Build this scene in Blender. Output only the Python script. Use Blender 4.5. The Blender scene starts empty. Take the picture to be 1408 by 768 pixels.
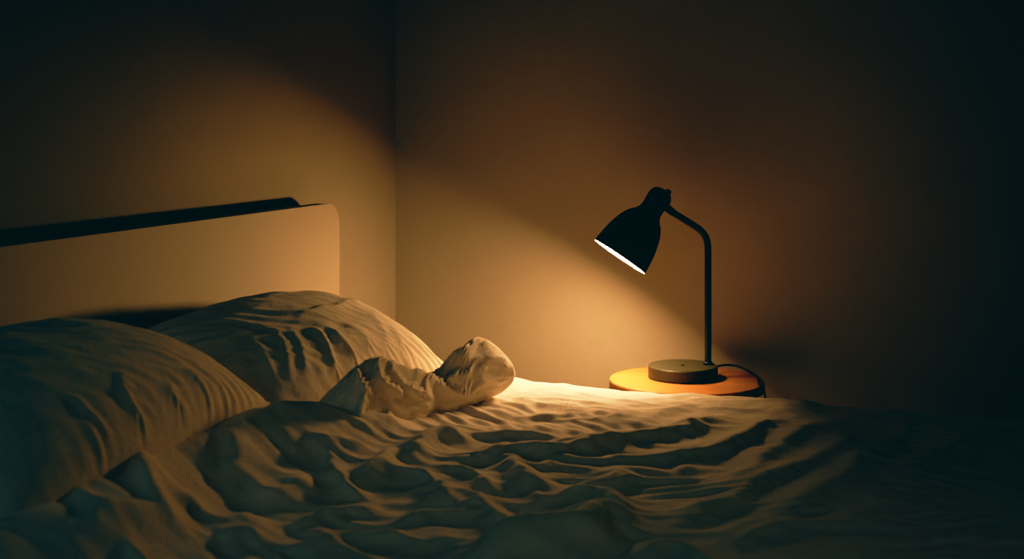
import bpy, bmesh, math
import numpy as np
from mathutils import Vector, Matrix

SC = bpy.context.scene
COL = SC.collection
PI = math.pi

# ------------------------------------------------------------------ camera model
F = 1955.0                       # focal length in pixels of the 1408 px frame
CAM = np.array([1.839, 0.0, 1.25])
YAW = math.radians(20.6)
RT = np.array([math.cos(YAW), math.sin(YAW), 0.0])     # camera right in the room
FW = np.array([-math.sin(YAW), math.cos(YAW), 0.0])    # camera forward in the room
HOR = 150.0                      # row of the horizon

def ray(px, py):
    return FW + RT * (px - 704.0) / F + np.array([0, 0, 1.0]) * (HOR - py) / F

def at_z(px, py, z):
    r = ray(px, py); return CAM + r * ((z - CAM[2]) / r[2])

def at_d(px, py, d):
    return CAM + ray(px, py) * d

def proj(P):
    Q = P - CAM
    d = Q @ FW
    return 704.0 + F * (Q @ RT) / d, HOR - F * Q[..., 2] / d

# ------------------------------------------------------------------ object helpers
def empty(name, loc, label=None, cat=None, group=None):
    o = bpy.data.objects.new(name, None); COL.objects.link(o)
    o.location = loc; o.empty_display_size = 0.05
    tag(o, label, cat, group)
    return o

def tag(o, label=None, cat=None, group=None, kind=None):
    if label: o['label'] = label
    if cat: o['category'] = cat
    if group: o['group'] = group
    if kind: o['kind'] = kind
    return o

def mesh_obj(name, bm, mat, parent=None, smooth=True):
    me = bpy.data.meshes.new(name)
    bmesh.ops.recalc_face_normals(bm, faces=bm.faces[:])
    bm.to_mesh(me); bm.free()
    return link_mesh(name, me, mat, parent, smooth)

def link_mesh(name, me, mat, parent=None, smooth=True):
    if smooth:
        me.polygons.foreach_set('use_smooth', np.ones(len(me.polygons), dtype=bool))
    me.materials.append(mat)
    o = bpy.data.objects.new(name, me); COL.objects.link(o)
    if parent is not None:
        o.parent = parent
        o.matrix_parent_inverse = Matrix.Translation(parent.location).inverted()
    return o

def grid_obj(name, V, mat, parent=None, closed_u=False, flip=False, cap=False):
    """V: (n, m, 3) grid of points -> one smooth quad mesh."""
    n, m = V.shape[:2]
    idx = np.arange(n * m).reshape(n, m)
    if closed_u:
        idx = np.vstack([idx, idx[:1]])
    a, b, c, d = idx[:-1, :-1], idx[1:, :-1], idx[1:, 1:], idx[:-1, 1:]
    q = np.stack([a, b, c, d], -1).reshape(-1, 4)
    if flip: q = q[:, ::-1]
    me = bpy.data.meshes.new(name)
    me.vertices.add(n * m)
    me.vertices.foreach_set('co', V.reshape(-1).astype(np.float32))
    me.loops.add(q.size)
    me.loops.foreach_set('vertex_index', q.reshape(-1).astype(np.int32))
    me.polygons.add(len(q))
    me.polygons.foreach_set('loop_start', np.arange(0, q.size, 4, dtype=np.int32))
    me.update(calc_edges=True); me.validate()
    return link_mesh(name, me, mat, parent)

def box(bm, x0, x1, y0, y1, z0, z1, bev=0.0, seg=3):
    r = bmesh.ops.create_cube(bm, size=1.0)
    vs = r['verts']
    for v in vs:
        v.co = Vector((x0 + (v.co.x + .5) * (x1 - x0), y0 + (v.co.y + .5) * (y1 - y0), z0 + (v.co.z + .5) * (z1 - z0)))
    if bev > 0:
        es = list({e for v in vs for e in v.link_edges})
        bmesh.ops.bevel(bm, geom=es, offset=bev, segments=seg, profile=0.5, affect='EDGES')

def lathe(bm, prof, M, seg=64, close=False):
    """prof: list of (radius, height); M maps local (x,y,z) to the world."""
    rings = []
    for r, z in prof:
        if r < 1e-6:
            rings.append([bm.verts.new(M @ Vector((0, 0, z)))])
        else:
            rings.append([bm.verts.new(M @ Vector((r * math.cos(2 * PI * k / seg), r * math.sin(2 * PI * k / seg), z))) for k in range(seg)])
    for A, B in zip(rings, rings[1:]):
        if len(A) == 1 and len(B) == 1: continue
        for k in range(seg):
            k2 = (k + 1) % seg
            if len(A) == 1: bm.faces.new((A[0], B[k2], B[k]))
            elif len(B) == 1: bm.faces.new((A[k], A[k2], B[0]))
            else: bm.faces.new((A[k], A[k2], B[k2], B[k]))

def tube(bm, pts, rad, seg=20):
    pts = [Vector(p) for p in pts]
    n = len(pts)
    up = None; rings = []
    for i, p in enumerate(pts):
        t = (pts[min(i + 1, n - 1)] - pts[max(i - 1, 0)]).normalized()
        if up is None:
            up = t.orthogonal().normalized()
        up = (up - t * up.dot(t)).normalized()
        w = t.cross(up)
        rr = rad if not hasattr(rad, '__len__') else rad[i]
        rings.append([bm.verts.new(p + (up * math.cos(2 * PI * k / seg) + w * math.sin(2 * PI * k / seg)) * rr) for k in range(seg)])
    for A, B in zip(rings, rings[1:]):
        for k in range(seg):
            bm.faces.new((A[k], A[(k + 1) % seg], B[(k + 1) % seg], B[k]))
    bm.faces.new(rings[0][::-1]); bm.faces.new(rings[-1])

def catmull(P, n=12):
    P = [np.array(p, float) for p in P]
    out = []
    Q = [2 * P[0] - P[1]] + P + [2 * P[-1] - P[-2]]
    for i in range(1, len(Q) - 2):
        p0, p1, p2, p3 = Q[i - 1:i + 3]
        for k in range(n):
            t = k / n
            out.append(.5 * ((2 * p1) + (-p0 + p2) * t + (2 * p0 - 5 * p1 + 4 * p2 - p3) * t * t + (-p0 + 3 * p1 - 3 * p2 + p3) * t ** 3))
    out.append(P[-1])
    return np.array(out)

# ------------------------------------------------------------------ materials
def mat(name, base, rough=0.6, metal=0.0, sheen=0.0, spec=0.5):
    m = bpy.data.materials.new(name); m.use_nodes = True
    nt = m.node_tree; b = nt.nodes['Principled BSDF']
    b.inputs['Base Color'].default_value = (*base, 1)
    b.inputs['Roughness'].default_value = rough
    b.inputs['Metallic'].default_value = metal
    b.inputs['Specular IOR Level'].default_value = spec
    if sheen: b.inputs['Sheen Weight'].default_value = sheen; b.inputs['Sheen Roughness'].default_value = .6
    return m, nt, b

def N(nt, t, **kw):
    n = nt.nodes.new(t)
    for k, v in kw.items():
        if k in n.inputs: n.inputs[k].default_value = v
        else: setattr(n, k, v)
    return n

def noise_bump(nt, b, layers, strength=1.0):
    tc = N(nt, 'ShaderNodeTexCoord')
    prev = None
    for sc, det, dist, amp, stretch in layers:
        mp = N(nt, 'ShaderNodeMapping'); mp.inputs['Scale'].default_value = stretch
        nt.links.new(tc.outputs['Object'], mp.inputs['Vector'])
        nz = N(nt, 'ShaderNodeTexNoise'); nz.inputs['Scale'].default_value = sc
        nz.inputs['Detail'].default_value = det; nz.inputs['Distortion'].default_value = dist
        nt.links.new(mp.outputs['Vector'], nz.inputs['Vector'])
        bp = N(nt, 'ShaderNodeBump'); bp.inputs['Strength'].default_value = strength
        bp.inputs['Distance'].default_value = amp
        nt.links.new(nz.outputs['Fac'], bp.inputs['Height'])
        if prev: nt.links.new(prev.outputs['Normal'], bp.inputs['Normal'])
        prev = bp
    nt.links.new(prev.outputs['Normal'], b.inputs['Normal'])

def color_noise(nt, b, c1, c2, scale, stretch=(1, 1, 1), detail=6, lo=.35, hi=.65):
    tc = N(nt, 'ShaderNodeTexCoord'); mp = N(nt, 'ShaderNodeMapping'); mp.inputs['Scale'].default_value = stretch
    nz = N(nt, 'ShaderNodeTexNoise'); nz.inputs['Scale'].default_value = scale; nz.inputs['Detail'].default_value = detail
    cr = N(nt, 'ShaderNodeValToRGB')
    cr.color_ramp.elements[0].position = lo; cr.color_ramp.elements[0].color = (*c1, 1)
    cr.color_ramp.elements[1].position = hi; cr.color_ramp.elements[1].color = (*c2, 1)
    nt.links.new(tc.outputs['Object'], mp.inputs['Vector']); nt.links.new(mp.outputs['Vector'], nz.inputs['Vector'])
    nt.links.new(nz.outputs['Fac'], cr.inputs['Fac']); nt.links.new(cr.outputs['Color'], b.inputs['Base Color'])

def wall_material(k=1.0):
    m, nt, b = mat('painted_plaster', (.34, .30, .25), .9, spec=.2)
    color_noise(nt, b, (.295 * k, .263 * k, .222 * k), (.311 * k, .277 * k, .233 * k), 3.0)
    noise_bump(nt, b, [(160, 4, 0, .0006, (1, 1, 1)), (9, 3, 0, .0015, (1, 1, 1))])
    return m

def linen(name, base, tint):
    m, nt, b = mat(name, base, .92, sheen=.15, spec=.15)
    color_noise(nt, b, base, tint, 26, detail=8)
    noise_bump(nt, b, [(900, 2, 0, .0010, (1, .25, 1)), (900, 2, 0, .0010, (.25, 1, 1)), (230, 3, .5, .0012, (1, 1, .5)), (70, 6, .8, .0018, (1, 1, 1)), (22, 4, 1.0, .0030, (1.5, .8, 1))], .8)
    return m

M_WALL = wall_material(); M_WALL_SHADED = wall_material(.84)  # second one: same paint for the left wall, shade put into its colour
M_DUVET = linen('duvet_linen', (.81, .715, .595), (.87, .775, .655))
M_PILLOW = linen('pillow_linen', (.76, .68, .575), (.82, .735, .625))
M_SHEET = linen('mattress_sheet', (.55, .50, .44), (.60, .55, .48))
M_HEAD, nt, b = mat('painted_headboard', (.325, .283, .232), .6, spec=.25)
noise_bump(nt, b, [(220, 3, 0, .0004, (1, 1, 1))])
M_FRAME, nt, b = mat('bed_frame_wood', (.22, .14, .08), .5)
color_noise(nt, b, (.18, .11, .06), (.27, .17, .10), 6, (1, 8, 8))
M_WOOD, nt, b = mat('varnished_wood', (.5, .25, .1), .38, spec=.5)
color_noise(nt, b, (.29, .112, .036), (.39, .162, .055), 5, (1.2, 11, 11), 8)
noise_bump(nt, b, [(60, 4, 0, .0004, (.3, 6, 6))])
M_WOOD_SHADED, nt, b = mat('shaded_wood_edge', (.16, .08, .04), .5)  # tabletop wood darkened for the rim: its unlit look put into the colour
color_noise(nt, b, (.15, .06, .025), (.2, .085, .035), 5, (1.2, 11, 11), 8)
M_BLACK, nt, b = mat('matte_black_paint', (.012, .014, .014), .55, spec=.25)
noise_bump(nt, b, [(500, 2, 0, .0002, (1, 1, 1))])
M_INNER, nt, b = mat('white_reflector', (.9, .88, .84), .45)
M_BASE, nt, b = mat('olive_metal', (.028, .030, .020), .42, metal=.0, spec=.4)
noise_bump(nt, b, [(400, 2, 0, .0002, (1, 1, 1))])
M_RUBBER, nt, b = mat('black_rubber', (.01, .01, .01), .5)
M_FLOOR, nt, b = mat('floor_boards', (.12, .08, .05), .5)
color_noise(nt, b, (.10, .065, .04), (.16, .11, .07), 4, (1, 9, 1))
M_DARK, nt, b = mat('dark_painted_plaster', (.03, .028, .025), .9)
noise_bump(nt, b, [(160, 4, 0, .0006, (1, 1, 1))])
M_BULB = bpy.data.materials.new('glowing_bulb'); M_BULB.use_nodes = True
nt = M_BULB.node_tree; nt.nodes.clear()
em = N(nt, 'ShaderNodeEmission'); em.inputs['Color'].default_value = (1.0, .50, .17, 1); em.inputs['Strength'].default_value = 146
ou = N(nt, 'ShaderNodeOutputMaterial'); nt.links.new(em.outputs[0], ou.inputs[0])

# ------------------------------------------------------------------ the room
YW = 3.893      # back wall
X1, Y0, ZC = 4.2, -1.0, 2.6
def slab(name, a, m):
    bm = bmesh.new(); box(bm, *a); o = mesh_obj(name, bm, m, smooth=False); tag(o, kind='structure'); return o
slab('floor', (-.1, X1 + .1, Y0 - .1, YW + .1, -.1, 0), M_FLOOR)
slab('ceiling', (-.1, X1 + .1, Y0 - .1, YW + .1, ZC, ZC + .1), M_DARK)
slab('wall_left', (-.1, 0, Y0 - .1, YW, 0, ZC), M_WALL_SHADED)
slab('wall_back', (-.1, X1 + .1, YW, YW + .1, 0, ZC), M_WALL)
slab('wall_right', (X1, X1 + .1, Y0 - .1, YW, 0, ZC), M_DARK)
slab('wall_front', (0, X1, Y0 - .1, Y0, 0, ZC), M_DARK)

# ------------------------------------------------------------------ bed
BX0, BX1, BY0, BY1 = .13, 2.16, 1.42, 3.30
HBY = 3.346
bed = empty('bed', ((BX0 + BX1) / 2, (BY0 + BY1) / 2, 0), 'double bed with plain cream round-cornered headboard standing against the left wall', 'bed')
bm = bmesh.new()
R = .062; y0, y1, z0, z1 = 1.35, HBY, .12, 1.005
out = []
for cy, cz, a0 in ((y1 - R, z1 - R, 0), (y0 + R, z1 - R, 90), (y0 + .01, z0 + .01, 180), (y1 - .01, z0 + .01, 270)):
    rr = R if cz > .5 else .01
    for k in range(17):
        a = math.radians(a0 + 90 * k / 16); out.append((cy + rr * math.cos(a), cz + rr * math.sin(a)))
fr = [bm.verts.new((  .096, y, z)) for y, z in out]; bk = [bm.verts.new((.058, y, z)) for y, z in out]
bm.faces.new(fr); bm.faces.new(bk[::-1])
for k in range(len(out)):
    bm.faces.new((fr[k], bk[k], bk[(k + 1) % len(out)], fr[(k + 1) % len(out)]))
bmesh.ops.bevel(bm, geom=[e for e in bm.edges if abs(e.verts[0].co.x - e.verts[1].co.x) < 1e-6], offset=.003, segments=2, affect='EDGES')
hb = mesh_obj('headboard', bm, M_HEAD, bed, smooth=False)
hb['label'] = 'cream painted headboard panel with rounded corners'
for (ya, yb) in ((BY0 - .01, BY0 + .02), (BY1 - .02, BY1 + .01)):
    bm = bmesh.new(); box(bm, .122, BX1 + .03, ya, yb, .14, .30, .006); mesh_obj('side_rail', bm, M_FRAME, bed, smooth=False)
bm = bmesh.new(); box(bm, BX1, BX1 + .03, BY0 + .021, BY1 - .021, .14, .30, .006); mesh_obj('foot_rail', bm, M_FRAME, bed, smooth=False)
bm = bmesh.new()
box(bm, .125, BX1 - .002, BY0 + .022, BY1 - .022, .24, .275, .004); mesh_obj('slat_base', bm, M_FRAME, bed, smooth=False)
for lx in (.20, BX1 - .05):
    for ly in (BY0 + .06, BY1 - .06):
        bm = bmesh.new(); box(bm, lx - .03, lx + .03, ly - .03, ly + .03, 0, .239, .005); mesh_obj('leg', bm, M_FRAME, bed, smooth=False)
bm = bmesh.new(); box(bm, BX0 + .005, BX1 - .01, BY0 + .03, BY1 - .03, .277, .52, .045, 6)
mt = mesh_obj('mattress', bm, M_SHEET); tag(mt, 'thick mattress lying on the bed under the rumpled duvet', 'mattress')

# ------------------------------------------------------------------ soft goods toolkit
rng = np.random.RandomState(7)

def vnoise(x, y, seed=0):
    """smooth value noise in numpy"""
    xi = np.floor(x).astype(np.int64); yi = np.floor(y).astype(np.int64)
    fx = x - xi; fy = y - yi
    fx = fx * fx * fx * (fx * (fx * 6 - 15) + 10); fy = fy * fy * fy * (fy * (fy * 6 - 15) + 10)
    def h(a, b):
        n = (a * 374761393 + b * 668265263 + seed * 974711) & 0x7fffffff
        n = ((n ^ (n >> 13)) * 1274126177) & 0x7fffffff
        return ((n ^ (n >> 16)) & 0xffff) / 65535.0
    return (h(xi, yi) * (1 - fx) + h(xi + 1, yi) * fx) * (1 - fy) + (h(xi, yi + 1) * (1 - fx) + h(xi + 1, yi + 1) * fx) * fy

def fbm(x, y, seed=0, oct=4, gain=.5):
    s = 0; a = 1; t = 0
    for o in range(oct):
        s = s + a * (vnoise(x, y, seed + o * 17) * 2 - 1); t += a; a *= gain; x = x * 2.03 + 5.1; y = y * 2.03 - 3.7
    return s / t

def ridged(x, y, seed=0, oct=3):
    s = 0; a = 1; t = 0
    for o in range(oct):
        s = s + a * (1 - np.abs(vnoise(x, y, seed + o * 31) * 2 - 1)) ** 2.2; t += a; a *= .5; x = x * 1.9 + 3.1; y = y * 1.9 + 7.7
    return s / t

def seg_field(X, Y, poly):
    """distance, signed side and arc parameter (0..1) to a polyline"""
    P = catmull(poly, 6)[:, :2] if len(poly) > 2 else np.array(poly, float)[:, :2]
    L = np.r_[0, np.cumsum(np.linalg.norm(np.diff(P, axis=0), axis=1))]
    best = np.full(X.shape, 1e9); side = np.zeros(X.shape); tt = np.zeros(X.shape)
    for i in range(len(P) - 1):
        a, b = P[i], P[i + 1]; d = b - a; l2 = d @ d + 1e-12
        t = np.clip(((X - a[0]) * d[0] + (Y - a[1]) * d[1]) / l2, 0, 1)
        dx = X - (a[0] + t * d[0]); dy = Y - (a[1] + t * d[1])
        q = dx * dx + dy * dy
        m = q < best
        best = np.where(m, q, best)
        side = np.where(m, np.sign(d[0] * dy - d[1] * dx), side)
        tt = np.where(m, (L[i] + t * (L[i + 1] - L[i])) / L[-1], tt)
    return np.sqrt(best), side, tt

def fold(dist, side, t, h, wn, wf, sharp=.25, taper=.22):
    """fold cross-section: wn half-width on the right-hand side of the stroke, wf on the left"""
    w = np.where(side > 0, wf, wn)
    q = dist / w
    e = sharp
    prof = np.exp(-1.7 * (np.sqrt(q * q + e * e) - e) ** 1.15)
    prof = np.where(q > 3.2, 0, prof)
    tp = np.minimum(1, np.minimum(t, 1 - t) / taper + .0)
    tp = tp * tp * (3 - 2 * tp)
    return h * prof * tp

def relax_cloth(P, A, rest_u, rest_v, iters, kb, ka, gate):
    """settle a sheet that is a little too large for its base: P points, A anchors, edge rest lengths"""
    P = P.astype(np.float32); A = A.astype(np.float32)
    ru, rv = rest_u.astype(np.float32), rest_v.astype(np.float32)
    rd = np.sqrt(((ru[:, :-1] + ru[:, 1:]) / 2) ** 2 + ((rv[:-1] + rv[1:]) / 2) ** 2)
    def solve(a, b, r, k):
        d = P[b] - P[a]
        l = np.sqrt((d * d).sum(-1)) + 1e-9
        c = d * (k * .5 * (l - r) / l)[..., None]
        P[a] += c; P[b] -= c
    S = slice
    for it in range(iters):
        for o in (0, 1):
            n = (P.shape[0] - o) // 2
            solve((S(o, o + 2 * n, 2),), (S(o + 1, o + 2 * n, 2),), ru[o:o + 2 * n:2], 1.0)
            m = (P.shape[1] - o) // 2
            solve((S(None), S(o, o + 2 * m, 2)), (S(None), S(o + 1, o + 2 * m, 2)), rv[:, o:o + 2 * m:2], 1.0)
        for o in (0, 1):
            n = (P.shape[0] - o) // 2
            a0, a1 = S(o, o + 2 * n, 2), S(o + 1, o + 2 * n, 2)
            solve((a0, S(0, -1)), (a1, S(1, None)), rd[o:o + 2 * n:2], .25)
            solve((a0, S(1, None)), (a1, S(0, -1)), rd[o:o + 2 * n:2], .25)
        L = np.zeros_like(P)
        L[1:-1, 1:-1] = P[2:, 1:-1] + P[:-2, 1:-1] + P[1:-1, 2:] + P[1:-1, :-2] - 4 * P[1:-1, 1:-1]
        B = np.zeros_like(P)
        B[1:-1, 1:-1] = L[2:, 1:-1] + L[:-2, 1:-1] + L[1:-1, 2:] + L[1:-1, :-2] - 4 * L[1:-1, 1:-1]
        P -= (kb * B) * gate
        P += ka * (A - P)
    return P

# ------------------------------------------------------------------ duvet
ZD = .590
NX, NY = 300, 330
EASE, ITERS, KB, KA = .035, 200, .010, .008
# edge of the duvet on the pillow side, seen in the photo as its upper border at the left
EDGE = [(.60, 1.20), (.575, 1.40)] + [tuple(at_z(px, py, .72)[:2]) for px, py in ((30, 698), (130, 640), (200, 606), (290, 578), (335, 560), (380, 551))]
EDGE += [(.555, 2.40), (.60, 2.50), (.56, 2.72), (.52, 2.9), (.50, 3.1), (.50, 3.45)]
EDGE = np.array(EDGE) - np.array([.02, 0])

def hem(de, y):
    """height of the puffy free edge of the duvet; de = distance behind the edge line"""
    hh = np.interp(y, [1.2, 2.28, 2.38, 2.50, 2.70, 3.4], [.135, .135, .115, .060, .030, .018])
    wd = np.interp(y, [1.2, 1.9, 2.4, 2.7], [.13, .11, .09, .10])
    f = np.where(de > .02, .72 * np.exp(-((de - .02) / wd) ** 2) + .28 * np.exp(-((de - .02) / .26) ** 2), 1 - np.clip((.02 - de) / .06, 0, 1) ** 2 * 1.0)
    return hh * f
print('EDGE', EDGE.round(3).tolist())

def edge_x(y):
    c = catmull([(p[1], p[0]) for p in EDGE], 10)
    o = np.argsort(c[:, 0]); yy = np.linspace(1.2, 3.5, 461); xx = np.interp(yy, c[o, 0], c[o, 1])
    k = np.exp(-(np.arange(-24, 25) / 10.0) ** 2); k /= k.sum()
    xx = np.convolve(np.pad(xx, 24, mode='edge'), k, 'valid')
    return np.interp(y, yy, xx)

# photo tracings of the fold crests: (height, near width, far width, sharpness, [(px,py),...])
FOLDS = [
 # lit long crests on the far half
 (.020, .020, .050, .25, [(600, 600), (630, 596), (665, 593), (707, 591), (748, 594), (800, 602)]),
 (.026, .024, .060, .22, [(560, 640), (611, 625), (659, 613), (701, 609), (757, 610), (796, 603), (838, 594), (900, 582), (940, 575), (985, 558), (1015, 545)]),
 (.022, .022, .050, .25, [(800, 628), (838, 617), (900, 616), (954, 607), (1008, 594), (1044, 578), (1070, 563), (1100, 554)]),
 (.012, .016, .030, .25, [(715, 630), (766, 626), (802, 629), (850, 626), (905, 618)]),
 (0.0076, 0.0225, 0.0420, .25, [(850, 600), (900, 565), (935, 556), (965, 546)]),
 (.010, .014, .030, .25, [(745, 575), (800, 573), (850, 572), (900, 560)]),
 (.008, .012, .025, .25, [(690, 572), (730, 568), (770, 571), (805, 566)]),
 (0.0151, 0.0325, 0.0720, .22, [(890, 682), (947, 671), (1008, 650), (1044, 625), (1080, 598), (1116, 574), (1152, 562), (1200, 560)]),
 (0.0162, 0.0375, 0.0840, .25, [(850, 745), (900, 725), (936, 704), (1008, 675), (1044, 646), (1080, 632), (1131, 614), (1160, 594), (1217, 564)]),
 (0.0130, 0.0375, 0.0840, .3, [(1000, 732), (1080, 686), (1152, 646), (1191, 610), (1261, 570)]),
 (0.0108, 0.0438, 0.0720, .3, [(990, 735), (1080, 711), (1152, 707), (1280, 704)]),
 (0.0097, 0.0438, 0.0720, .3, [(1200, 650), (1290, 610), (1340, 585), (1390, 577)]),
 (0.0065, 0.0225, 0.0420, .25, [(905, 640), (950, 634), (1000, 640), (1040, 632)]),
 (0.0065, 0.0225, 0.0360, .25, [(880, 660), (930, 652), (985, 655)]),
 # middle rumples
 (.022, .018, .030, .18, [(600, 622), (635, 634), (659, 647), (680, 668)]),
 (.030, .026, .045, .2, [(700, 606), (704, 626), (731, 645), (748, 658), (768, 672)]),
 (.030, .028, .050, .25, [(764, 672), (785, 662), (812, 663), (838, 672), (862, 694)]),
 (.018, .020, .035, .2, [(910, 640), (838, 652), (790, 662), (760, 672)]),
 (.022, .018, .030, .18, [(543, 626), (552, 637), (578, 643), (599, 653), (611, 671), (626, 690)]),
 (.026, .020, .030, .18, [(470, 665), (498, 647), (528, 630), (537, 606), (534, 588)]),
 (.022, .022, .035, .2, [(618, 692), (659, 686), (689, 699), (716, 716)]),
 (.020, .022, .040, .22, [(530, 712), (599, 698), (659, 695), (690, 706)]),
 (.050, .060, .060, .5, [(610, 750), (671, 726), (740, 706), (796, 702), (830, 684), (850, 684), (872, 712)]),
 (.016, .018, .030, .2, [(655, 664), (700, 655), (735, 668), (760, 690)]),
 (.016, .018, .030, .2, [(560, 668), (600, 676), (640, 672), (700, 690)]),
 (.014, .016, .025, .2, [(770, 700), (800, 690), (860, 692), (900, 700)]),
 # the little peaked tuck below the bunched corner
 (.030, .013, .016, .15, [(494, 604), (498, 588), (506, 566), (520, 552), (538, 570), (558, 586), (562, 598), (558, 616)]),
 (.016, .012, .016, .15, [(508, 584), (535, 571), (548, 590)]),
 (.034, .022, .050, .2, [(545, 625), (575, 606), (600, 590), (640, 580), (668, 575)]),
 (.014, .014, .020, .2, [(600, 590), (612, 600), (625, 612)]),
 # left part, under the pillows
 (-.016, .012, .010, .2, [(250, 656), (290, 650), (322, 634), (352, 613), (400, 604), (450, 602), (500, 600)]),
 (-.012, .012, .010, .2, [(170, 700), (210, 690), (255, 672), (275, 660)]),
 (.026, .022, .030, .15, [(420, 612), (455, 604), (485, 601), (520, 604)]),
 (.022, .020, .030, .2, [(270, 655), (318, 640), (360, 612), (400, 604), (440, 600)]),
 (.016, .016, .022, .15, [(210, 610), (245, 628), (280, 642)]),
 (.016, .016, .022, .15, [(288, 572), (300, 600), (320, 633)]),
 (.016, .016, .022, .15, [(195, 622), (222, 652), (232, 682)]),
 (.040, .030, .040, .3, [(85, 765), (122, 706), (168, 688), (218, 684), (214, 664), (160, 648)]),
 (.022, .020, .026, .2, [(142, 722), (178, 694), (200, 700), (180, 730)]),
 (.020, .020, .026, .2, [(230, 700), (262, 680), (284, 700), (335, 702), (378, 686)]),
 (.022, .018, .026, .18, [(330, 655), (350, 650), (362, 668), (400, 660), (440, 640)]),
 (.020, .020, .030, .2, [(440, 600), (462, 640), (480, 664), (520, 676)]),
 (.022, .022, .040, .22, [(380, 715), (430, 700), (500, 690), (540, 676)]),
 (.018, .022, .030, .22, [(300, 735), (340, 720), (370, 745)]),
 (.022, .024, .040, .25, [(400, 750), (470, 728), (540, 724), (600, 735)]),
 (.018, .020, .030, .22, [(160, 740), (190, 760), (215, 780)]),
 (.022, .026, .040, .25, [(850, 760), (905, 735), (960, 745), (1010, 768)]),
]

def lift(x, y, y0m, y1m):
    return 0
def make_duvet():
    u = np.linspace(0, 1, NX); v = np.linspace(0, 1, NY)
    # v runs across the bed; beyond the mattress sides the sheet turns down
    YA, YB = 1.20, BY1 + .46
    yv = YA + (YB - YA) * v
    yb_far, yb_near = BY1 + .015, BY0 - .02
    XB = BX1 + .42
    Rr = .05
    def wrap(s, edge, sgn):
        """arc-length s past an edge -> (flat coordinate, drop)"""
        e = (s - edge) * sgn
        a = np.clip((e + Rr) / Rr, 0, PI / 2)
        flat = np.where(e < -Rr, s, edge + sgn * (-Rr + Rr * np.sin(a)))
        drop = np.where(e < -Rr, 0, Rr * (1 - np.cos(a)) + np.maximum(0, e + Rr - Rr * PI / 2))
        return flat, drop
    fy, dy1 = wrap(yv, yb_far, 1)
    fy2, dy2 = wrap(yv, yb_near, -1)
    fy = np.where(yv > 2.3, fy, fy2); dy = dy1 * (yv > 2.3) + dy2 * (yv <= 2.3)
    ex = edge_x(np.clip(yv, 1.3, 3.4))
    SX = ex[None, :] - .03 + (XB - ex[None, :] + .03) * (u[:, None] ** 1.12)
    fx, dx = wrap(SX, BX1 + .01, 1)
    Xf = fx; Yf = np.broadcast_to(fy[None, :], Xf.shape).copy()
    drop = np.maximum(dx, dy[None, :])
    Xs, Ys = SX, np.broadcast_to(yv[None, :], SX.shape)      # unrolled coordinates
    # gentle overall form of the puffy quilt
    H = .012 * fbm(Xs * 3.1, Ys * 2.6, 3, 3)
    de = Xs - ex[None, :]
    H = H + hem(de, Ys)
    W0 = H.copy()
    # traced folds
    # domain warp makes them meander
    wx = Xs + .014 * fbm(Xs * 13, Ys * 13, 50, 3); wy = Ys + .014 * fbm(Xs * 13, Ys * 13, 60, 3)
    acc = np.zeros_like(H); neg = np.zeros_like(H)
    for h, wn, wf, sh, pts in FOLDS:
        wp = []
        for px, py in pts:
            p = at_z(px, py, ZD + .02 + max(h, 0) * .8)
            # correct for the puff height under the crest
            zz = ZD
            for _ in range(8):
                e = np.interp(p[1], yv, ex)
                zz = .5 * zz + .5 * (ZD + float(hem(p[0] - e, p[1])) + max(h, 0) * .95)
                p = at_z(px, py, zz)
            wp.append(p[:2])
        wp = np.array(wp)
        x0, x1 = wp[:, 0].min() - .2, wp[:, 0].max() + .2; y0_, y1_ = wp[:, 1].min() - .2, wp[:, 1].max() + .2
        m = (Xs > x0) & (Xs < x1) & (Ys > y0_) & (Ys < y1_)
        if wp[-1, 0] < wp[0, 0]: wp = wp[::-1]
        d, s, t = seg_field(wx[m], wy[m], wp)
        f = fold(d, s, t, abs(h), wn * 1.0, wf * .75, sh * .7, .34)
        if h > 0: acc[m] = (acc[m] ** 3 + f ** 3) ** (1 / 3)
        else: neg[m] = np.maximum(neg[m], f)
    # many smaller creases running roughly along the bed, calmer by the lamp and towards the foot
    rg = np.random.RandomState(21)
    sub = np.zeros_like(acc)
    for k in range(190):
        cx, cy = rg.uniform(.55, 2.1), rg.uniform(1.5, 3.25)
        if cx > 1.25 and rg.rand() < .6: continue
        ang = math.radians(rg.normal(18, 26) + (22 if cx > 1.0 else 0)); ln = rg.uniform(.06, .22); bend = rg.normal(0, .03)
        hh = rg.uniform(.005, .013) * (.5 if (cy > 3.0 and cx > .65) or cx > 1.3 else 1.0); wn = rg.uniform(.007, .013)
        t_ = np.array([math.cos(ang), math.sin(ang)]); nn_ = np.array([-t_[1], t_[0]])
        pts = np.array([np.array([cx, cy]) + t_ * ln * (a - .5) + nn_ * bend * (1 - 4 * (a - .5) ** 2) for a in (0, .33, .66, 1)])
        m = (np.abs(Xs - cx) < ln * .5 + .1) & (np.abs(Ys - cy) < ln * .5 + .1)
        if not m.any(): continue
        d, s, t = seg_field(wx[m], wy[m], pts)
        sub[m] = np.maximum(sub[m], fold(d, s, t, hh, wn, wn * 1.8, .12, .45))
    H = H + sub * np.clip((Xs - ex[None, :]) / .08, 0, 1)
    hemgate = np.where(Ys < 2.32, np.clip((Xs - ex[None, :] - .015) / .09, 0, 1), 1)
    acc = acc * hemgate
    H = H + acc * 1.2 - neg
    # natural small creases between the traced ones
    A = np.clip((Xs - .5) / .2, 0, 1)
    q = Xs * 1.0 + Ys * .35; p_ = -Xs * .35 + Ys
    r1 = ridged(q * 3.2 + fbm(Xs * 4, Ys * 4, 81, 2) * .7, p_ * 12 + fbm(Xs * 4, Ys * 4, 80, 2) * 1.6, 11, 3)
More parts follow.
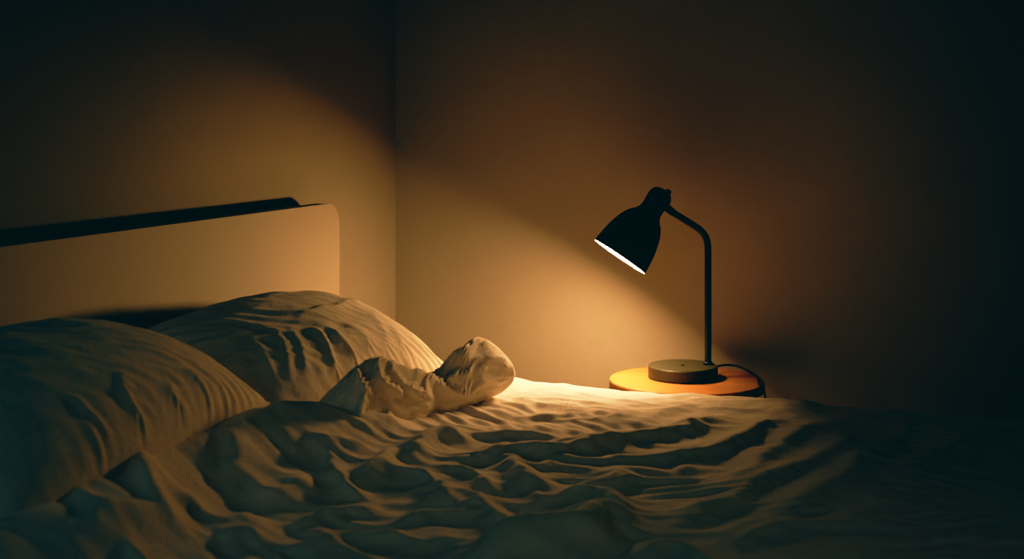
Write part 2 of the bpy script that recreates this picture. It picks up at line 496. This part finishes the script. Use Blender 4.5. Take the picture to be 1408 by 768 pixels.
    r2 = ridged(q * 16 + fbm(Xs * 7, Ys * 7, 82, 2) * 1.2, p_ * 20 + fbm(Xs * 6, Ys * 6, 83, 2) * 1.2, 21, 3)
    calm = np.exp(-(((Xs - .95) / .35) ** 2 + ((Ys - 3.2) / .22) ** 2))
    rt = np.clip((Xs - 1.0) / .4, 0, 1); calm = np.maximum(calm, .75 * rt)
    H = H + ((.016 - .010 * rt) * r1 + .007 * r2 * (1 - .7 * rt)) * (1 - .65 * calm)
    H = H + .009 * fbm(Xs * 8, Ys * 2, 71, 3) * np.exp(-((Ys - BY1) / .12) ** 2)
    # soft undulating hang on the sides
    H = H + np.where(drop > .03, .015 * np.sin(Xs * 21 + 2 * fbm(Xs * 3, Ys, 5, 2)) * np.clip(drop / .2, 0, 1), 0)
    # settle the slightly oversized cloth on the sculpted base (unrolled coordinates)
    Ysb = np.broadcast_to(Ys, Xs.shape)
    P0 = np.stack([Xs, Ysb, H], -1)
    mk = np.clip((np.abs(acc - neg) + sub) / .020, 0, 1)[..., None].astype(np.float32)
    eu = np.linalg.norm(np.diff(P0[..., :2], axis=0), axis=-1); ev = np.linalg.norm(np.diff(P0[..., :2], axis=1), axis=-1)
    ease = 1 + (EASE * (1 - .6 * calm))
    ease_u = 1 + (ease - 1) * .5
    P1 = relax_cloth(P0, P0, eu * (ease_u[1:] + ease_u[:-1]) / 2, ev * (ease[:, 1:] + ease[:, :-1]) / 2, ITERS, KB * (1 - .93 * mk), KA + .05 * mk, 1.0)
    print('relax', np.abs(P1 - P0).reshape(-1, 3).mean(0), P1[..., 2].std(), H.std())
    P1 = P1.astype(float)
    P1[0] = P0[0]; P1[-1] = P0[-1]; P1[:, 0] = P0[:, 0]; P1[:, -1] = P0[:, -1]
    Xs = P1[..., 0]; Ys = P1[..., 1]; H = P1[..., 2]
    fx, dx = wrap(Xs, BX1 + .01, 1)
    fya, dy1 = wrap(Ys, yb_far, 1); fyb, dy2 = wrap(Ys, yb_near, -1)
    farh = Ys > 2.3
    Yf = np.where(farh, fya, fyb); Xf = fx; drop = np.maximum(dx, np.where(farh, dy1, dy2))
    V = np.empty(Xs.shape + (3,))
    V[..., 0] = Xf; V[..., 1] = Yf; V[..., 2] = ZD - .012 - drop
    # displacement direction: up on top, outwards on the drops
    gx = np.clip(dx / Rr, 0, 1); gyf = np.clip(dy1 / Rr, 0, 1) * farh; gyn = np.clip(dy2 / Rr, 0, 1) * (~farh)
    n = np.stack([gx + 0 * V[..., 0], (gyf - gyn) + 0 * V[..., 0], 1 - np.clip(np.maximum(gx, gyf + gyn), 0, 1) ** 2 + .02], -1)
    n /= np.linalg.norm(n, axis=-1, keepdims=True)
    V += n * H[..., None]
    V[..., 2] = np.maximum(V[..., 2], .16)
    return V

DV = make_duvet()
duvet = grid_obj('duvet', DV, M_DUVET)
sol = duvet.modifiers.new('thickness', 'SOLIDIFY'); sol.thickness = .006; sol.offset = -1
sd = duvet.modifiers.new('smooth', 'SUBSURF'); sd.levels = 1; sd.render_levels = 2
tag(duvet, 'rumpled off-white linen duvet spread over the bed with many creases', 'duvet')

# ------------------------------------------------------------------ bunched corner of the duvet
def make_roll():
    ns, nt_ = 170, 130
    #            px   py(centre)  d     radius up  radius side
    st = np.array([(418, 588, 594, 2.70), (435, 558, 590, 2.71), (452, 538, 588, 2.72), (470, 522, 590, 2.74), (489, 505, 594, 2.76), (504, 498, 597, 2.79),
          (518, 497, 597, 2.82), (546, 508, 590, 2.88), (582, 515, 582, 2.96), (600, 510, 578, 3.03), (615, 496, 573, 3.08), (633, 483, 567, 3.12),
          (645, 471, 561, 3.15), (657, 466, 555, 3.175), (672, 468, 547, 3.20), (687, 478, 540, 3.22), (698, 490, 533, 3.23), (705, 500, 525, 3.235), (708, 510, 516, 3.24)])
    c = np.array([at_d(a, (t_ + b_) / 2, d) for a, t_, b_, d in st])
    ru_ = (st[:, 2] - st[:, 1]) / 2 / F * st[:, 3]
    cc = catmull(np.hstack([c, ru_[:, None], (ru_ * .85 + .004)[:, None]]), 12)
    L = np.r_[0, np.cumsum(np.linalg.norm(np.diff(cc, axis=0), axis=1) + .0003)]; L /= L[-1]
    s = np.linspace(0, 1, ns)
    C = np.stack([np.interp(s, L, cc[:, k]) for k in range(5)], -1)
    S = np.tile(-FW + .12 * RT, (ns, 1)); S /= np.linalg.norm(S, axis=1, keepdims=True)
    U = np.tile(np.array([0, 0, 1.0]), (ns, 1))
    th = np.linspace(-PI / 2, 1.5 * PI, nt_)
    ct, sn = np.cos(th), np.sin(th)
    pw = lambda a, e: np.sign(a) * np.abs(a) ** e
    V = C[None, :, :3] + pw(ct, .85)[:, None, None] * S[None] * C[None, :, 4:5] + pw(sn, .9)[:, None, None] * U[None] * C[None, :, 3:4]
    nrm = ct[:, None, None] * S[None] + sn[:, None, None] * U[None]
    px, py = proj(V)
    # only strokes on the visible side
    facing = np.clip(((CAM - V) * nrm).sum(-1) / np.linalg.norm(CAM - V, axis=-1) * 2.6 - .15, 0, 1)
    D = .006 * fbm(s[None, :] * 9 + 0 * px, th[:, None] * 1.3 + 0 * px, 5, 3)
    acc = np.zeros_like(px)
    SK = [ # height, width px near, far, [(px,py)]
     (.016, 5, 9, [(574, 500), (586, 496), (605, 495), (631, 488), (645, 480), (656, 470)]),
     (.016, 6, 8, [(575, 512), (584, 516), (605, 528), (631, 538), (660, 540)]),
     (.011, 4, 6, [(610, 522), (621, 517), (636, 512), (652, 508)]),
     (.010, 4, 6, [(612, 518), (625, 521), (639, 527), (652, 534)]),
     (.018, 6, 10, [(484, 512), (489, 504), (504, 497), (515, 496), (546, 508), (582, 515), (604, 526)]),
     (.018, 4, 9, [(486, 506), (492, 514), (500, 526), (506, 534), (513, 545)]),
     (.020, 6, 7, [(508, 530), (501, 545), (497, 566), (500, 584), (494, 604)]),
     (.014, 5, 7, [(520, 498), (535, 508), (546, 518), (556, 528), (577, 541), (592, 550)]),
     (.010, 4, 5, [(550, 522), (567, 528), (582, 539), (600, 550)]),
     (.010, 4, 5, [(588, 515), (586, 531), (591, 546)]),
     (.014, 5, 7, [(515, 497), (523, 512), (530, 526), (551, 539), (557, 552)]),
     (.006, 4, 5, [(640, 540), (660, 528), (680, 520)]),
     (.006, 4, 5, [(655, 500), (664, 505), (668, 512)]),
     (.006, 5, 6, [(600, 560), (640, 550), (672, 535)]),
     (.008, 5, 6, [(540, 560), (552, 552), (556, 540)]),
    ]
    for h, wn, wf, pts in SK:
        pts = np.array(pts, float)
        d, sd, t = seg_field(px + 2.5 * fbm(px / 34, py / 34, 9, 2), py + 2.5 * fbm(px / 34, py / 34, 19, 2), pts)
        f = fold(d, sd, t, h, wn, wf, .3, .25)
        acc = (acc ** 2.5 + f ** 2.5) ** (1 / 2.5)
    D = D + (1.6 * acc - .008) * facing
    mk = np.clip(acc / .006, 0, 1)[..., None].astype(np.float32)
    D += (.009 * (ridged(px / 34 + py / 60, py / 24, 33, 3) - .4) + .005 * (ridged(px / 15, py / 15 + px / 30, 37, 2) - .4)) * facing + .0012 * fbm(px / 7, py / 7, 43, 3)
    for _ in range(3):
        Dp = np.pad(D, 1, mode='edge'); D = (Dp[1:-1, 1:-1] * 2 + Dp[2:, 1:-1] + Dp[:-2, 1:-1] + Dp[1:-1, 2:] + Dp[1:-1, :-2]) / 6
    endf = np.clip(np.minimum(s, 1 - s) / .05, 0, 1)[None, :]
    V = V + nrm * (D * endf)[..., None]
    a_, b_ = np.linalg.norm(np.diff(V, axis=0), axis=-1), np.linalg.norm(np.diff(V, axis=1), axis=-1)
    V2 = relax_cloth(V, V, a_ * 1.002, b_ * 1.008, 30, .018 * (1 - .92 * mk), .008 + .05 * mk, 1.0).astype(float)
    V2[0] = V2[-1] = (V2[0] + V2[-1]) / 2
    return V2
RV = make_roll()
roll = grid_obj('turned_back_corner', RV[:-1], M_DUVET, duvet, closed_u=True)
sb = roll.modifiers.new('smooth', 'SUBSURF'); sb.levels = 1; sb.render_levels = 2
roll['label'] = 'bunched corner of the duvet turned back against the pillow'

# ------------------------------------------------------------------ pillows
PE = .045
def make_pillow(bl, br, tl, tr, thick, seed, strokes, sag=.0, n=150, m=104, pw=.60):
    """closed pillow: corners bottom-left/right (towards the foot) and top-left/right (headboard)"""
    bl, br, tl, tr = [np.array(p, float) for p in (bl, br, tl, tr)]
    u = np.linspace(-1, 1, n); v = np.linspace(-1, 1, m)
    U, Vv = np.meshgrid(u, v, indexing='ij')
    a = (U + 1) / 2; b_ = (Vv + 1) / 2
    # edges of an inflated pillow pull inwards between the corners
    pin = .045
    Ui = U * (1 - pin * (1 - Vv ** 2) * np.abs(U) ** 3); Vi = Vv * (1 - pin * 1.2 * (1 - U ** 2) * np.abs(Vv) ** 3)
    # round the corners a little
    a = (Ui + 1) / 2; b_ = (Vi + 1) / 2
    base = (bl[None, None] * ((1 - a) * (1 - b_))[..., None] + br * (a * (1 - b_))[..., None] + tl * ((1 - a) * b_)[..., None] + tr * (a * b_)[..., None])
    nn = np.cross(br - bl, tl - bl); nn /= np.linalg.norm(nn)
    prof = ((1 - np.abs(U) ** 2.6) * (1 - np.abs(Vv) ** 2.4))
    prof = np.clip(prof, 0, 1) ** pw
    prof = prof * (1 + .10 * fbm(U * 1.3, Vv * 1.3, seed, 2))
    # seams pucker: short creases perpendicular to each edge
    eu = 1 - np.abs(U); ev = 1 - np.abs(Vv)
    pk = 0 * U
    pk_ = np.exp(-(ev / .30) ** 2) * (ridged(U * 9 + .6 * fbm(U * 4, Vv * 4, seed + 3, 2), Vv * 1.6, seed + 1, 2) - .45) * np.clip(ev / .04, 0, 1)
    pk_ += np.exp(-(eu / .25) ** 2) * (ridged(Vv * 7 + .6 * fbm(U * 4, Vv * 4, seed + 4, 2), U * 1.6, seed + 2, 2) - .45) * np.clip(eu / .04, 0, 1)
    out = []
    for sgn in (1, -1):
        h = thick * (.60 if sgn > 0 else .40)
        P = base + nn * (sgn * h * prof)[..., None]
        P[..., 2] -= sag * (1 - Vv ** 2) * 0
        D = .012 * pk + .003 * fbm(U * 7, Vv * 6, seed + 9, 4) * prof + .004 * (ridged(U * 3.5 + Vv * 1.5, Vv * 3 - U, seed + 12, 3) - .4) * prof
        if sgn > 0:
            px, py = proj(P)
            acc = np.zeros_like(px)
            wpx = px + 4 * fbm(px / 36, py / 36, seed + 20, 2); wpy = py + 4 * fbm(px / 36, py / 36, seed + 30, 2)
            for hh, wn, wf, pts in strokes:
                d, sd, t = seg_field(wpx, wpy, np.array(pts, float))
                f = fold(d, sd, t, abs(hh), wn, wf, .3, .3)
                if hh > 0: acc = (np.abs(acc) ** 2.5 + f ** 2.5) ** (1 / 2.5)
                else: D = D - f
            D = D + .75 * acc * np.clip(prof * 1.5, 0, 1)
            mk = np.clip(acc / .006, 0, 1)[..., None].astype(np.float32)
        P = P + nn * (D * sgn)[..., None]
        out.append(P)
    # weld front and back along the border
    top, bot = out
    lu = np.linalg.norm(br - bl) / (n - 1); lv = np.linalg.norm(tl - bl) / (m - 1)
    cu = np.linalg.norm(np.diff(top, axis=0), axis=-1); cv = np.linalg.norm(np.diff(top, axis=1), axis=-1)
    # cloth cut a little larger than the filling: surplus gathers in puckers along the seams
    mu = cu.sum(0).max() / (n - 1); mv = cv.sum(1).max() / (m - 1)
    gather = 1.0
    def mixl(c, target, f): return c * (1 + f * np.clip(target / np.maximum(c, 1e-6) - 1, 0, .10))
    ru = cu * (1 + PE * (.25 + .75 * np.exp(-((ev[1:] + ev[:-1]) / 2 / .35) ** 2)))
    rv = cv * (1 + .55 * PE * (.25 + .75 * np.exp(-((eu[:, 1:] + eu[:, :-1]) / 2 / .30) ** 2)))
    top = relax_cloth(top, top, ru, rv, 120, .018 * (1 - .9 * mk), .006 + .05 * mk, 1.0).astype(float)
    mid = (top + bot) / 2
    for sl in (np.s_[0, :], np.s_[-1, :], np.s_[:, 0], np.s_[:, -1]):
        top[sl] = mid[sl]; bot[sl] = mid[sl]
    return top, bot, mid

def pillow_obj(name, top, bot, mid, m, loc, label):
    n, mm = top.shape[:2]
    pts = np.vstack([top.reshape(-1, 3), bot.reshape(-1, 3)])
    i1 = np.arange(n * mm).reshape(n, mm); i2 = i1 + n * mm
    for sl in (np.s_[0, :], np.s_[-1, :], np.s_[:, 0], np.s_[:, -1]): i2[sl] = i1[sl]
    def quads(i): return np.stack([i[:-1, :-1], i[1:, :-1], i[1:, 1:], i[:-1, 1:]], -1).reshape(-1, 4)
    q = np.vstack([quads(i1), quads(i2)[:, ::-1]])
    used = np.unique(q); mp = np.full(len(pts), -1); mp[used] = np.arange(len(used))
    pts = pts[used]; q = mp[q]
    me = bpy.data.meshes.new(name)
    me.vertices.add(len(pts)); me.vertices.foreach_set('co', pts.reshape(-1).astype(np.float32))
    me.loops.add(q.size); me.loops.foreach_set('vertex_index', q.reshape(-1).astype(np.int32))
    me.polygons.add(len(q)); me.polygons.foreach_set('loop_start', np.arange(0, q.size, 4, dtype=np.int32))
    me.update(calc_edges=True); me.validate()
    o = link_mesh(name, me, m)
    sb = o.modifiers.new('smooth', 'SUBSURF'); sb.levels = 1; sb.render_levels = 2
    tag(o, label, 'pillow', 'pillows leaning on the headboard')
    # piped seam
    bm = bmesh.new()
    rim = list(mid[:, 0][::4]) + list(mid[-1, :][::4]) + list(mid[::-1, -1][::4]) + list(mid[0, ::-1][::4])
    r2 = [rim[0]]
    for p in rim[1:]:
        if np.linalg.norm(p - r2[-1]) > .004: r2.append(p)
    r2.append(r2[0])
    tube(bm, r2, .0022, 6)
    sm = mesh_obj('seam', bm, m, o)
    return o

FAR = dict(bl=(.51, 2.27, .63), br=(.53, 3.14, .60), tl=(.155, 2.19, .79), tr=(.15, 3.02, .78), thick=.23, seed=5, strokes=[
    (.010, 5, 7, [(395, 436), (440, 425), (480, 416), (545, 404)]),
    (.014, 5, 9, [(418, 448), (445, 470), (460, 500), (468, 530)]),
    (.014, 5, 8, [(440, 445), (466, 462), (484, 490), (496, 512)]),
    (.009, 6, 8, [(470, 440), (498, 460), (512, 492)]),
    (.008, 6, 9, [(500, 425), (525, 450), (535, 480), (540, 500)]),
    (.007, 6, 8, [(530, 440), (548, 465), (560, 500)]),
    (.007, 6, 8, [(395, 440), (415, 480), (425, 530)]),
    (.006, 6, 8, [(370, 440), (395, 480), (405, 535)]),
    (.005, 6, 8, [(340, 460), (365, 490), (385, 530)]),
])
NEAR = dict(bl=(.60, 1.48, .68), br=(.48, 2.33, .70), tl=(.15, 1.38, .84), tr=(.14, 2.18, .80), thick=.24, seed=15, strokes=[
    (.012, 7, 9, [(165, 500), (172, 540), (190, 575), (215, 595)]),
    (.010, 5, 7, [(235, 520), (240, 550), (265, 572)]),
    (.010, 5, 7, [(250, 500), (275, 530), (290, 560)]),
    (.008, 5, 7, [(290, 515), (300, 535), (318, 550)]),
    (.008, 5, 7, [(90, 540), (120, 565), (150, 600)]),
    (.006, 5, 7, [(115, 570), (130, 600), (148, 625)]),
])
for nm, P, lab in (('pillow', FAR, 'lamplit linen pillow nearest the room corner, beside the bunched duvet'),
                   ('pillow', NEAR, 'shadowed linen pillow at the near side of the bed, farther from the lamp')):
    t_, b2, md = make_pillow(**P)
    pillow_obj(nm, t_, b2, md, M_PILLOW, None, lab)

# ------------------------------------------------------------------ side table
TC = at_z(944, 521, .55); TC[2] = 0
TR = .2
tb = empty('side_table', tuple(TC), 'small round wooden side table between the bed and the back wall', 'table')
I4 = Matrix.Translation(Vector(TC))
bm = bmesh.new()
lathe(bm, [(0, .523), (TR - .004, .523), (TR, .526), (TR, .546), (TR - .0015, .5495), (TR - .004, .55), (0, .55)], I4, 96)
tt = mesh_obj('tabletop', bm, M_WOOD, tb, smooth=False)
tt.data.materials.append(M_WOOD_SHADED)
for p_ in tt.data.polygons:
    if abs(p_.normal.z) < .3: p_.material_index = 1
for k in range(3):
    a = math.radians(90 + 120 * k)
    p0 = Vector(TC) + Vector((math.cos(a) * .10, math.sin(a) * .10, .523)); p1 = Vector(TC) + Vector((math.cos(a) * .165, math.sin(a) * .165, 0))
    bm = bmesh.new(); tube(bm, [p0.lerp(p1, i / 8) for i in range(9)], [.018 - .006 * i / 8 for i in range(9)], 20); mesh_obj('leg', bm, M_WOOD, tb)

# ------------------------------------------------------------------ lamp
LB = at_z(939, 504, .578); LB[2] = .55
lamp = empty('table_lamp', tuple(LB), 'black metal bell-shaded desk lamp, switched on, standing on the round side table', 'lamp')
LR = .0905
bm = bmesh.new()
lathe(bm, [(0, 0.0008), (LR - .003, .0008), (LR, .003), (LR, .0300), (LR - .002, .0325), (LR - .004, .033), (0, .033)], Matrix.Translation(Vector(LB)), 96)
ob = mesh_obj('base', bm, M_BASE, lamp, smooth=False); ob['label'] = 'round olive grey metal base'
bpt = at_z(938, 502, .583)
bm = bmesh.new(); lathe(bm, [(.0, .0325), (.0060, .0325), (.0060, .0350), (.0048, .0360), (0, .0360)], Matrix.Translation(Vector((bpt[0], bpt[1], .55))), 24)
mesh_obj('switch_button', bm, M_BLACK, lamp)
DP = (np.array([LB[0], LB[1]]) - CAM[:2]) @ FW[:2] + .008          # depth of the pole
pole = [at_d(973.5, 499, DP), at_d(973.5, 440, DP), at_d(973.5, 380, DP), at_d(973.5, 345, DP), at_d(972.5, 333, DP), at_d(969, 323.5, DP), at_d(962, 315.5, DP), at_d(951, 308, DP), at_d(935, 298, DP), at_d(921, 289.5, DP)]
pole[0][2] = .583
bm = bmesh.new(); tube(bm, catmull(pole, 8), .0088, 24); mesh_obj('pole', bm, M_BLACK, lamp)
bm = bmesh.new(); lathe(bm, [(0, 0), (.0125, 0), (.0125, .005), (.010, .008), (0, .008)], Matrix.Translation(Vector((pole[0][0], pole[0][1], .583))), 32); mesh_obj('pole_collar', bm, M_BLACK, lamp)
# shade: axis from the cap to the mouth
tip = at_d(909.5, 267.5, DP); mouth = at_d(852, 353, DP - .0175)
ax = Vector(mouth - tip); Ls = ax.length; ax.normalize()
rotq = Vector((0, 0, 1)).rotation_difference(ax).to_matrix().to_4x4()
MS = Matrix.Translation(Vector(tip)) @ rotq
s_ = DP / F
prof = [(0, -8), (6, -7.5), (12, -5), (15.5, 0), (16.5, 5), (16.3, 10), (15.8, 16), (15.6, 22), (16.2, 28), (19.6, 34), (25.2, 40), (30.0, 48), (33.6, 57), (36.6, 68), (38.8, 79), (40.2, 90), (40.9, 98), (41.3, 102.4)]
prof = [(a * s_, b_ * s_ ) for a, b_ in prof]
pc = catmull(prof, 5); pc[:, 0] = np.maximum(pc[:, 0], 0)
bm = bmesh.new(); lathe(bm, [tuple(p) for p in pc] + [(pc[-1][0] + .001, pc[-1][1] + .0008), (pc[-1][0] - .0012, pc[-1][1] + .0008)], MS, 96)
sh = mesh_obj('lamp_shade', bm, M_BLACK, lamp)
inn = [(max(a - .0018, 0), b_) for a, b_ in pc if b_ > 36 * s_]
inn = [(0, inn[0][1])] + [(a, b_) for a, b_ in inn[:-1]] + [(pc[-1][0] - .0012, pc[-1][1] + .0008)]
bm = bmesh.new(); lathe(bm, inn, MS, 96)
rf = mesh_obj('reflector', bm, M_INNER, sh); rf['label'] = 'white inner lining of the shade'
bm = bmesh.new()
bz = pc[-1][1] - .0120; br = pc[-1][0] - .0055
lathe(bm, [(0, bz - .002), (br, bz - .002)] + [(br * math.cos(a), bz + .0022 * math.sin(a)) for a in np.linspace(0.0, PI / 2 - .02, 14)] + [(0, bz + .0022)], MS, 64)
dfz = mesh_obj('light_diffuser', bm, M_BULB, lamp); dfz['label'] = 'glowing white light opening of the shade'
# joint and knob
bm = bmesh.new()
kp = at_d(919, 263, DP - .006); kd = Vector(at_d(924, 254, DP - .006) - kp).normalized()
Mk = Matrix.Translation(Vector(kp)) @ Vector((0, 0, 1)).rotation_difference(kd).to_matrix().to_4x4()
lathe(bm, [(0, -.012), (.0075, -.012), (.008, -.004), (.008, .002), (.006, .0045), (0, .005)], Mk, 24); mesh_obj('knob', bm, M_BLACK, lamp)
bm = bmesh.new()
tube(bm, [at_d(906, 272, DP), at_d(914, 283, DP), at_d(925, 292, DP)], [.010, .011, .010], 20); mesh_obj('swivel_joint', bm, M_BLACK, lamp)
# cord
cz = .556
cord = [at_z(980, 505, cz + .012), at_z(996, 501.5, cz + .012), at_z(1012, 502.5, cz + .010), at_z(1026, 508, cz + .005), at_z(1040, 517, cz + .002)]
pe = at_z(1056, 531, cz); dirv = (pe - TC)[:2]; dirv /= np.linalg.norm(dirv)
cord += [np.array([TC[0] + dirv[0] * (TR + .005), TC[1] + dirv[1] * (TR + .005), .556]), np.array([TC[0] + dirv[0] * (TR + .019), TC[1] + dirv[1] * (TR + .019), .535]),
         np.array([TC[0] + dirv[0] * (TR + .030), TC[1] + dirv[1] * (TR + .030), .42]), np.array([TC[0] + dirv[0] * (TR + .03), TC[1] + .05, .12]), np.array([TC[0] + .26, TC[1] + .16, .006]), np.array([TC[0] + .5, TC[1] + .2, .006])]
bm = bmesh.new(); tube(bm, catmull(cord, 10), .0028, 12); mesh_obj('power_cord', bm, M_RUBBER, lamp)

# ------------------------------------------------------------------ light and camera
def area(name, loc, target, sx, sy, col, power):
    l = bpy.data.lights.new(name, 'AREA'); l.shape = 'RECTANGLE'; l.size = sx; l.size_y = sy; l.color = col; l.energy = power
    o = bpy.data.objects.new(name, l); COL.objects.link(o); o.location = loc
    o.rotation_euler = (Vector(target) - Vector(loc)).to_track_quat('-Z', 'Y').to_euler(); return o
area('night_window_light', (.55, Y0 + .05, 1.75), (.75, 1.8, .6), 1.4, 1.3, (.50, .57, .70), 1.05).data.spread = math.radians(80)
fl = area('warm_fill_light', (3.4, .9, 2.1), (.65, 2.5, .62), .7, .7, (1.0, .55, .25), .17); fl.data.spread = math.radians(55)  # added warm fill for pillow faces and folds, not an actual lamp

w = bpy.data.worlds.new('night'); SC.world = w; w.use_nodes = True
w.node_tree.nodes['Background'].inputs[0].default_value = (.02, .05, .06, 1); w.node_tree.nodes['Background'].inputs[1].default_value = .2

cd = bpy.data.cameras.new('camera'); cam = bpy.data.objects.new('camera', cd); COL.objects.link(cam)
cam.location = CAM; cd.sensor_width = 36; cd.lens = 36 * F / 1408
cam.rotation_euler = (PI / 2, 0, YAW)
cd.shift_y = -(384 - HOR) / 1408
SC.camera = cam
cd.dof.use_dof = True; cd.dof.focus_distance = 3.35; cd.dof.aperture_fstop = 4.0

SC.cycles.max_bounces = 10; SC.cycles.diffuse_bounces = 6
SC.cycles.sample_clamp_indirect = 4
vs = SC.view_settings
vs.view_transform = 'Standard'; vs.look = 'None'; vs.exposure = 1.0
# film response: deep toe in red, faint teal lift in green and blue, soft shoulder
TOE = (
 ((0, 0), (.02, .0012), (.03, .005), (.045, .016), (.065, .046), (.09, .084), (.13, .13), (.2, .20), (.5, .5), (.75, .74), (1.1, .90), (1.5, .97), (2, 1.0)),
 ((0, .0050), (.010, .0062), (.02, .0138), (.04, .040), (.08, .086), (.2, .2), (.4, .44), (.6, .68), (.9, .86), (2, 1.0)),
 ((0, .0060), (.006, .0075), (.015, .0125), (.04, .036), (.08, .080), (.13, .17), (.22, .40), (.40, .60), (.8, .85), (2, 1.0)))
vs.use_curve_mapping = True
cm = vs.curve_mapping
for ch in range(3):
    c = cm.curves[ch]
    P_ = [(a / 2, b / 2) for a, b in TOE[ch]]
    c.points[0].location = P_[0]; c.points[-1].location = P_[-1]
    for p in P_[1:-1]: c.points.new(*p)
    for p in c.points: p.handle_type = 'AUTO_CLAMPED'
cm.update()
